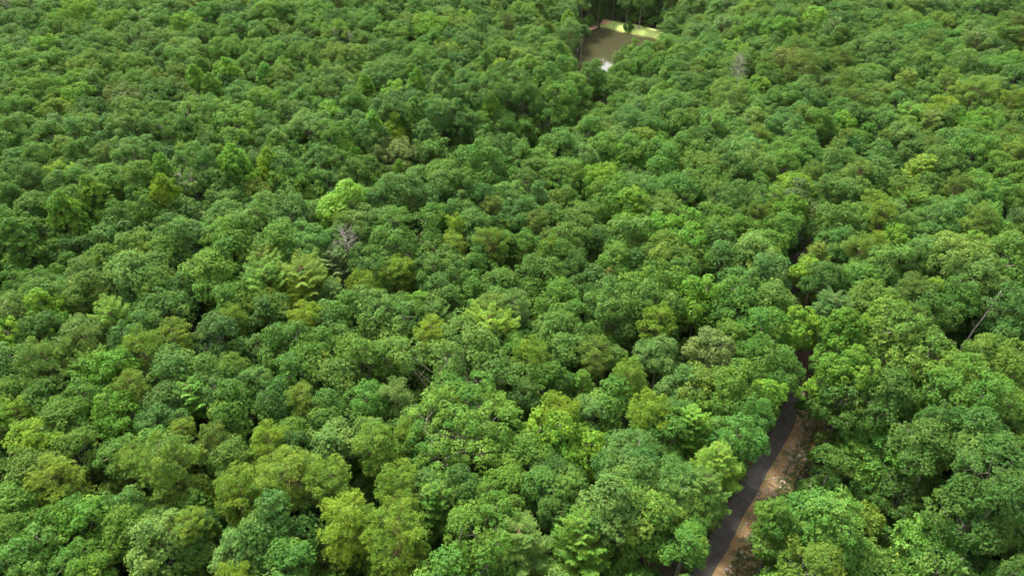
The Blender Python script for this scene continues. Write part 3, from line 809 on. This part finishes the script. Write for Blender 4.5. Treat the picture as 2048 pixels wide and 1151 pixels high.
# stones strewn over the verge: nobody could count them
rs = np.random.RandomState(11)
sv_, sf_, n0 = [], [], 0
ico_v = norm(np.array([(0, 0, 1), (.9, 0, .4), (.3, .85, .4), (-.75, .5, .4), (-.75, -.5, .4), (.3, -.85, .4), (.75, .5, -.4), (-.3, .85, -.4), (-.9, 0, -.4), (-.3, -.85, -.4), (.75, -.5, -.4), (0, 0, -1)]))
ico_f = np.array([(0, 1, 2), (0, 2, 3), (0, 3, 4), (0, 4, 5), (0, 5, 1), (1, 6, 2), (2, 7, 3), (3, 8, 4), (4, 9, 5), (5, 10, 1), (2, 6, 7), (3, 7, 8), (4, 8, 9), (5, 9, 10), (1, 10, 6), (11, 7, 6), (11, 8, 7), (11, 9, 8), (11, 10, 9), (11, 6, 10)])
dR = np.gradient(RP, axis=0); dR /= np.linalg.norm(dR, axis=1)[:, None]
for k in range(1500):
    i = rs.randint(0, NV)
    off = rs.normal(3.0, .8)
    if off < 1.6: continue
    p = RP[i] + np.array([dR[i, 1], -dR[i, 0]]) * off + rs.normal(0, .3, 2)
    sz = rs.gamma(2.0, .035) + .03
    q = ico_v * sz * rs.uniform(.5, 1.2, 3) * (1 + rs.normal(0, .12, (12, 1)))
    an = rs.uniform(0, 6.28); q = q @ np.array([[math.cos(an), math.sin(an), 0], [-math.sin(an), math.cos(an), 0], [0, 0, 1]])
    q = q + np.array([p[0], p[1], g1(p[0], p[1]) + .05 + sz * .2])
    sv_.append(q); sf_.append(ico_f + n0); n0 += 12
m_st, nt, N, L, out = new_mat("pale_broken_stone")
gi = N.new('ShaderNodeTexCoord'); wh = N.new('ShaderNodeTexNoise'); wh.inputs['Scale'].default_value = 3.0; wh.inputs['Detail'].default_value = 2
L.new(gi.outputs['Object'], wh.inputs[0])
r_ = ramp(N, [(0.35, (0.22, 0.20, 0.17)), (0.5, (0.34, 0.32, 0.28)), (0.62, (0.34, 0.20, 0.12))])
L.new(wh.outputs['Fac'], r_.inputs[0])
p_ = N.new('ShaderNodeBsdfPrincipled'); p_.inputs['Roughness'].default_value = .9
L.new(r_.outputs[0], p_.inputs['Base Color']); L.new(p_.outputs[0], out.inputs['Surface'])
struct("roadside_rubble", mesh_from("roadside_rubble", np.concatenate(sv_), np.concatenate(sf_).ravel(), 3, [m_st]), 'stuff',
       "pale stones and gravel strewn along the verge right of the road", "rubble")

# pond
pv = np.array([(a, b, WATER_Z) for a, b in POND]); c0 = np.array([[PC[0], PC[1], WATER_Z]])
rim = []
nP = len(POND)
for i in range(nP):
    a = pv[i]; b = pv[(i + 1) % nP]
    for k in range(4): rim.append(a + (b - a) * k / 4)
rim = np.array(rim)
for _ in range(3): rim = (np.roll(rim, 1, 0) + 2 * rim + np.roll(rim, -1, 0)) / 4
rim = c0 + (rim - c0) * 1.02
vv = np.concatenate([c0, rim]); n = len(rim)
ff = np.array([(0, 1 + i, 1 + (i + 1) % n) for i in range(n)])
m_w, nt, N, L, out = new_mat("muddy_pond_water")
p_ = N.new('ShaderNodeBsdfPrincipled'); p_.inputs['Base Color'].default_value = (0.034, 0.033, 0.015, 1)
p_.inputs['Roughness'].default_value = .04; p_.inputs['IOR'].default_value = 1.33
tc = N.new('ShaderNodeTexCoord'); nz = N.new('ShaderNodeTexNoise'); nz.inputs['Scale'].default_value = 1.2; nz.inputs['Detail'].default_value = 3
bp = N.new('ShaderNodeBump'); bp.inputs['Strength'].default_value = .008; bp.inputs['Distance'].default_value = .03
L.new(tc.outputs['Object'], nz.inputs[0]); L.new(nz.outputs['Fac'], bp.inputs['Height']); L.new(bp.outputs[0], p_.inputs['Normal'])
L.new(p_.outputs[0], out.inputs['Surface'])
struct("pond", mesh_from("pond", vv, ff.ravel(), 3, [m_w]), label="muddy brown pond in the clearing")


def patch(px_poly, z, lift, step=1.0, name='', mat=None, label='', rise=None):
    poly = [on_plane(a, b, z) for a, b in px_poly]
    X = np.array([p[0] for p in poly]); Y = np.array([p[1] for p in poly])
    ax = np.arange(X.min() - step, X.max() + step, step); ay = np.arange(Y.min() - step, Y.max() + step, step)
    vs, fs = [], []
    A, B = np.meshgrid(ax, ay)
    ins = inside(A.ravel(), B.ravel(), poly).reshape(A.shape)
    idx = {}
    for j in range(len(ay) - 1):
        for i in range(len(ax) - 1):
            if ins[j, i] or ins[j + 1, i] or ins[j, i + 1] or ins[j + 1, i + 1]:
                q = []
                for (jj, i_) in ((j, i), (j, i + 1), (j + 1, i + 1), (j + 1, i)):
                    if (jj, i_) not in idx:
                        idx[(jj, i_)] = len(vs)
                        x, y_ = ax[i_], ay[jj]
                        d = float(seg_dist([x], [y_], poly, True)[0]) if ins[jj, i_] else 0
                        zz = g1(x, y_) + lift + (rise(x, y_, d) if rise else 0)
                        vs.append((x, y_, zz if ins[jj, i_] else zz - .3))
                    q.append(idx[(jj, i_)])
                fs.append(q)
    return struct(name, mesh_from(name, np.array(vs), np.array(fs).ravel(), 4, [mat]), label=label)


grass = noise_material("mown_grass", [(0.3, (0.19, 0.26, 0.05)), (0.55, (0.27, 0.33, 0.08)), (0.75, (0.34, 0.36, 0.13))], .22, .95, 8, .3, .05, 3.0, [(.3, (.8, .8, .8)), (.7, (1.15, 1.15, 1.15))])
clay = noise_material("bare_orange_clay", [(0.3, (0.30, 0.16, 0.08)), (0.7, (0.42, 0.26, 0.15))], .5, .95)
patch(DAM_PX, WATER_Z + .8, .10, 1.2, "grass_bank", grass, "yellow-green mown grass bank on the far side of the pond", lambda x, y_, d: min(d * .3, 1.0))
patch([(1203, 49), (1206, 40.5), (1216, 41.5), (1223, 44.5), (1219, 47.5), (1209, 49.5)], WATER_Z + 1.0, .16, .7, "clay_patch", clay, "bare orange clay patch at the left end of the grass bank", lambda x, y_, d: min(d * .3, .3) + .95)
patch([(1170, 66), (1172, 54), (1186, 49), (1197, 50), (1196, 54), (1180, 60)], WATER_Z + .4, .08, .9, "clay_shore", clay, "small reddish clay shore at the pond's upper left corner", None)
patch([(1556, 935), (1572, 880), (1596, 842), (1612, 838), (1634, 856), (1664, 866), (1650, 884), (1610, 896), (1585, 925), (1566, 955)], 0.0, .10, .7, "clay_shoulder", verge, "orange-tan earth shoulder where the verge widens right of the road", None)
gravel = noise_material("pale_dirt_track", [(0.3, (0.30, 0.24, 0.19)), (0.7, (0.46, 0.40, 0.33))], .6, .95)
patch([(1092, 120), (1104, 104), (1116, 103), (1112, 118), (1100, 134), (1094, 132)], WATER_Z + 1.0, .08, .9, "dirt_track", gravel, "pale dirt track left of the pond", None)

# ------------------------------------------------------------------ things: trees
CATS = {}


def tag(o, label, cat, group=None):
    o['label'] = label; o['category'] = cat
    if group: o['group'] = group


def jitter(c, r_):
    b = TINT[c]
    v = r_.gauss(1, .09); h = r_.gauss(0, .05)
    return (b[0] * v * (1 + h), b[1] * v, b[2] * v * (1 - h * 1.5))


def region(x, y, px, py):
    rd = float(seg_dist([x], [y], ROAD)[0])
    if 1060 < px < 1400 and py < 150: return "near the pond"
    if py > 380:
        # which side of the road line
        i = int(np.argmin([abs(q[1] - y) for q in ROAD])); side = "left" if x < ROAD[i][0] else "right"
        if rd < 10: return "beside the road's %s edge" % side
        if side == "right": return "right of the road"
        if rd < 35: return "left of the road"
    return ""


USED = set()
COLW = ["left edge", "far left", "left", "left of centre", "right of centre", "right", "far right", "right edge"]
ROWW = ["top", "upper", "upper middle", "lower middle", "lower", "bottom"]


def nice(t, art=False):
    w_ = TINT_W[t['tint']] + " " + KIND[t['kind']][1]
    return (("an " if w_[0] in "aeiou" else "a ") + w_) if art else w_


def make_label(t):
    k = t['kind']
    q = t['w'] / (150 * (0.25 + .75 * (t['py'] / 1151.0)))
    size = 'broad' if q > 1.0 else ('slim' if q < .5 else ('small' if q < .66 else 'full'))
    if k == 'T': size = 'pointed'
    if k == 'L': size = 'soft'
    if k == 'S': size = ''
    zone = ROWW[min(5, int(t['py'] / 1151 * 6))] + " " + COLW[min(7, max(0, int(t['px'] / 2048 * 8)))]
    reg = region(t['x'], t['y'], t['px'], t['py'])
    nb = []
    for u in PLACED:
        if u is t: continue
        dx, dy = u['px'] - t['px'], u['py'] - t['py']
        d_ = math.hypot(dx, dy * 1.3)
        if d_ > (t['w'] + u['w']) * .95: continue
        rare = (0 if u['kind'] != 'O' else 1) + (0 if u['tint'] in 'ylstrwp' else .6)
        if abs(dx) > abs(dy) * 1.2: where = "left of" if dx > 0 else "right of"
        else: where = "above" if dy > 0 else "below"
        nb.append((rare + d_ / (t['w'] + u['w']), where, nice(u, True)))
    nb.sort()
    head = (size + " " + nice(t)).strip()
    opts = []
    if reg: opts.append("%s %s, %s" % (head, reg, zone))
    for _, w_, n_ in nb: opts.append("%s just %s %s, %s" % (head, w_, n_, zone))
    for i_ in range(len(nb)):
        for j_ in range(i_ + 1, len(nb)):
            opts.append("%s %s %s, %s %s, %s" % (head, nb[i_][1], nb[i_][2], nb[j_][1], nb[j_][2], zone))
    opts.append("%s among the oaks, %s" % (head, zone))
    for o_ in opts:
        if len(o_.replace("-", " ").split()) <= 16 and o_ not in USED:
            USED.add(o_); return o_
    for o_ in opts:
        if o_ not in USED and len(o_.split()) <= 16:
            USED.add(o_); return o_
    print("dup label", opts[0])
    return opts[0]


allt = PLACED + fill
# in the frame?
def in_frame(t):
    m = t['w'] * .45
    return -m < t['px'] < 2048 + m and -m < t['py'] < 1151 + m


bykind = {}
for t in allt: bykind.setdefault(t['kind'], []).append(t)
indiv, rest = [], []
for k, lst in bykind.items():
    lst = sorted(lst, key=lambda t: -(t['w'] * (1.0 if t['listed'] else 0.35)) if in_frame(t) else 0)
    n_ = 0
    for t in lst:
        if in_frame(t) and n_ < 300 and (t['listed'] or k not in 'OS'):
            indiv.append(t); n_ += 1
        else:
            rest.append(t)
print("individual", len(indiv), "rest", len(rest))

for t in indiv:
    P = PROTOS[t['kind']][t['var']]
    nm = KIND[t['kind']][0]
    if 'master' not in P:
        root = bpy.data.objects.new(nm, None); root.empty_display_size = .5
        tk = bpy.data.objects.new('trunk', P['trunk']); cr = bpy.data.objects.new('crown', P['crown'])
        tk.parent = root; cr.parent = root
        P['master'] = (root, tk, cr)
    else:
        root, tk, cr = [o.copy() for o in P['master']]
        tk.parent = root; cr.parent = root
    for o in (root, tk, cr): COL.objects.link(o)
    z0 = g1(t['x'], t['y'])
    Hs = P['H'] * t['s']
    root.location = (t['x'], t['y'], z0 - .15)
    kv = t.get('kz', 1.0)
    # crown keeps its proportions; the trunk below it stretches to the tree's height
    dz = t['H'] - Hs
    dz = t['H'] - Hs * kv; cr.location = (0, 0, dz); cr.scale = (t['s'], t['s'], t['s'] * kv)
    kz = max(t['H'] / Hs, .2)
    tk.scale = (t['s'], t['s'], t['s'] * kv); tk.location = (0, 0, dz)
    root.rotation_euler = (t.get('tilt', (0, 0))[0], t.get('tilt', (0, 0))[1], t['rot'])
    if abs(t.get('lean', 0)) > .01:                      # leaning out over the road's opening
        root.rotation_euler = (Matrix.Rotation(t['lean'], 3, 'Y') @ Matrix.Rotation(t['rot'], 3, 'Z')).to_euler()
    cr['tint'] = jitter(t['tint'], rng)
    if t['tint'] == 'w':
        rf = np.random.RandomState(5)
        cvs = P['raw'][0]; top = cvs[cvs[:, 2] > np.percentile(cvs[:, 2], 55)]
        c_ = top[rf.choice(len(top), 110, replace=False)] + np.array([0, 0, .12])
        fv, fc = rosettes(np.repeat(c_, 2, 0) + rf.normal(0, .06, (220, 3)), norm(rf.normal(0, .3, (220, 3)) + [0, 0, 1]), 5, .11, .07, rf)
        mf = noise_material('yellow_petals', [(0.3, (0.34, 0.36, 0.05)), (0.7, (0.48, 0.48, 0.09))], 3.0)
        fo = bpy.data.objects.new('flowers', mesh_from('flowers', fv, quads(fv), 4, [mf])); COL.objects.link(fo)
        fo.parent = root; fo.location = cr.location; fo.scale = cr.scale
    tag(root, make_label(t), KIND[t['kind']][2], GROUP[t['kind']])

# the remaining trees: woods read as one mass
SRC = bpy.data.collections.new("woods_source")
order = []
for k in ('O', 'M', 'T', 'L', 'P', 'F', 'S'):
    for vi, P in enumerate(PROTOS[k]):
        v, col, wv, wf = P['raw']
        # trunk extended downward so it always reaches the ground
        V = np.concatenate([v, wv]); nq = len(v) // 4
        Fq = np.concatenate([np.arange(len(v)).reshape(-1, 4), wf + len(v)])
        mi = np.concatenate([np.zeros(nq), np.ones(len(wf))])
        cc = np.concatenate([col, np.ones((len(wv), 4)) * .5])
        me = mesh_from("woods_source_mesh", V, Fq.ravel(), 4, list(P['mats']), cc, mi)
        o = bpy.data.objects.new("woods_source_%03d" % len(order), me)
        SRC.objects.link(o)
        order.append((k, vi))
oi = {kv: i for i, kv in enumerate(order)}

ng = bpy.data.node_groups.new("woods_scatter", 'GeometryNodeTree')
ng.interface.new_socket(name="Geometry", in_out='INPUT', socket_type='NodeSocketGeometry')
ng.interface.new_socket(name="Geometry", in_out='OUTPUT', socket_type='NodeSocketGeometry')
A = ng.nodes
gi_, go_ = A.new('NodeGroupInput'), A.new('NodeGroupOutput')
ip = A.new('GeometryNodeInstanceOnPoints'); ci = A.new('GeometryNodeCollectionInfo')
ci.inputs['Collection'].default_value = SRC
ci.inputs['Separate Children'].default_value = True
ci.inputs['Reset Children'].default_value = True


def named(nm, ty):
    n = A.new('GeometryNodeInputNamedAttribute'); n.data_type = ty; n.inputs['Name'].default_value = nm
    return n.outputs[0]


mp_ = A.new('GeometryNodeMeshToPoints')
cx = A.new('ShaderNodeCombineXYZ')
ng.links.new(gi_.outputs[0], mp_.inputs['Mesh'])
ng.links.new(mp_.outputs[0], ip.inputs['Points'])
ng.links.new(ci.outputs[0], ip.inputs['Instance'])
ip.inputs['Pick Instance'].default_value = True
ng.links.new(named('pick', 'INT'), ip.inputs['Instance Index'])
ng.links.new(named('turn', 'FLOAT'), cx.inputs[2])
ng.links.new(cx.outputs[0], ip.inputs['Rotation'])
ng.links.new(named('size', 'FLOAT'), ip.inputs['Scale'])
ng.links.new(ip.outputs[0], go_.inputs[0])


def woods(name, lst, label):
    me = bpy.data.meshes.new(name)
    me.from_pydata([(t['x'], t['y'], g1(t['x'], t['y']) + t['H'] - PROTOS[t['kind']][t['var']]['H'] * t['s']) for t in lst], [], [])
    def att(nm, ty, vals, key='value'):
        a = me.attributes.new(nm, ty, 'POINT'); a.data.foreach_set(key, np.asarray(vals).ravel())
    att('pick', 'INT', np.array([oi[(t['kind'], t['var'])] for t in lst], np.int32))
    att('turn', 'FLOAT', np.array([t['rot'] for t in lst], np.float32))
    att('size', 'FLOAT', np.array([t['s'] for t in lst], np.float32))
    att('tint', 'FLOAT_COLOR', np.array([(*jitter(t['tint'], rng), 1) for t in lst], np.float32), 'color')
    o = bpy.data.objects.new(name, me); COL.objects.link(o)
    md = o.modifiers.new("scatter", 'NODES'); md.node_group = ng
    o['kind'] = 'stuff'; o['label'] = label; o['category'] = 'woods'
    return o


woods("undergrowth", low, "low leafy undergrowth showing in the gaps beneath the taller trees")
woods("woods", rest, "mass of smaller and half hidden trees filling the forest between the larger crowns")

# dead trees and bare trunks
def bare(label, px, py, zbase, R, H, seed, rotz=0, lean=(0, 0), nb=16, thick=.16, mat=None, start=.35, twigs=5, at_px=None):
    (wv, wf), (bv, bf) = dead_wood(seed, R, H, nb, start, twigs, thick, lean)
    # px,py is where the middle of the bare crown shows
    r = ray(px, py); lo_ = 20
    while True:
        p = CAMP + r * lo_
        if p[2] < g1(p[0], p[1]) + H * .7: break
        lo_ += .4
    root = bpy.data.objects.new('dead_tree', None); COL.objects.link(root)
    root.location = (p[0] - lean[0] * .7, p[1] - lean[1] * .7, g1(p[0], p[1]) - .2)
    m_ = mat or M_DEAD
    a = bpy.data.objects.new('trunk', mesh_from('dead_trunk', wv, wf.ravel(), 4, [m_])); COL.objects.link(a); a.parent = root
    b = bpy.data.objects.new('branches', mesh_from('dead_branches', bv, bf.ravel(), 4, [m_])); COL.objects.link(b); b.parent = root
    tag(root, label, 'dead tree')


bare("bare grey dead tree between green crowns, below and right of the pond", 1474, 158, 0, 4.0, 21, 31, nb=34, twigs=9, start=.45)
bare("bare grey dead branches behind the pointed poplar at upper left", 378, 398, 0, 3.6, 18, 32, nb=16)
bare("bare grey dead tree right of similar branches beside the poplar at upper left", 394, 392, 0, 3.0, 18, 33, nb=12)
bare("tan bare dead tree at the photo's top left corner", 12, 12, 0, 5.0, 20, 34, nb=18, start=.5)
bare("thin leaning bare trunk near the top left corner", 62, 12, 0, 2.0, 19, 35, lean=(-2.5, 0), nb=4, start=.6)
bare("pale grey bare trunks standing in the oaks left of centre at top", 672, 92, 0, 3.0, 19, 36, nb=14, start=.6)
bare("pale grey bare limbs in the oaks, right of similar trunks", 702, 97, 0, 3.0, 18, 37, nb=12, start=.6)
bare("grey dead twigs among pale conifers at the top right", 1885, 16, 0, 4.0, 20, 38, nb=22, start=.5)
bare("reddish brown dead branches behind a feathery conifer left of centre", 700, 522, 0, 5.0, 18, 39, nb=34, twigs=8, start=.5)
bare("white forked bare branches poking out of an olive oak", 740, 752, 0, 3.0, 17.5, 40, nb=7, start=.55, twigs=3)
bare("long leaning grey trunk in the trees right of the road", 1955, 650, 0, 2.5, 17, 41, lean=(6.5, 4), nb=8, start=.3, thick=.3, twigs=3)

# thin summer haze: one closed box of even air round the camera and everything built
hx0, hx1, hy0, hy1, hz0, hz1 = -3100.0, 3100.0, -1600.0, 4300.0, -60.0, 140.0
hv = np.array([(x_, y_, z_) for z_ in (hz0, hz1) for y_ in (hy0, hy1) for x_ in (hx0, hx1)])
hf = np.array([(0, 2, 3, 1), (4, 5, 7, 6), (0, 1, 5, 4), (2, 6, 7, 3), (0, 4, 6, 2), (1, 3, 7, 5)])
m_h, nt, N, L, out = new_mat("thin_haze")
pv_ = N.new('ShaderNodeVolumePrincipled')
pv_.inputs['Color'].default_value = (0.86, 0.92, 0.88, 1); pv_.inputs['Density'].default_value = 0.000011
L.new(pv_.outputs[0], out.inputs['Volume'])
struct("haze", mesh_from("haze", hv, hf.ravel(), 4, [m_h]), 'stuff', "thin pale haze over the far forest", "haze")
SC.cycles.volume_bounces = 0
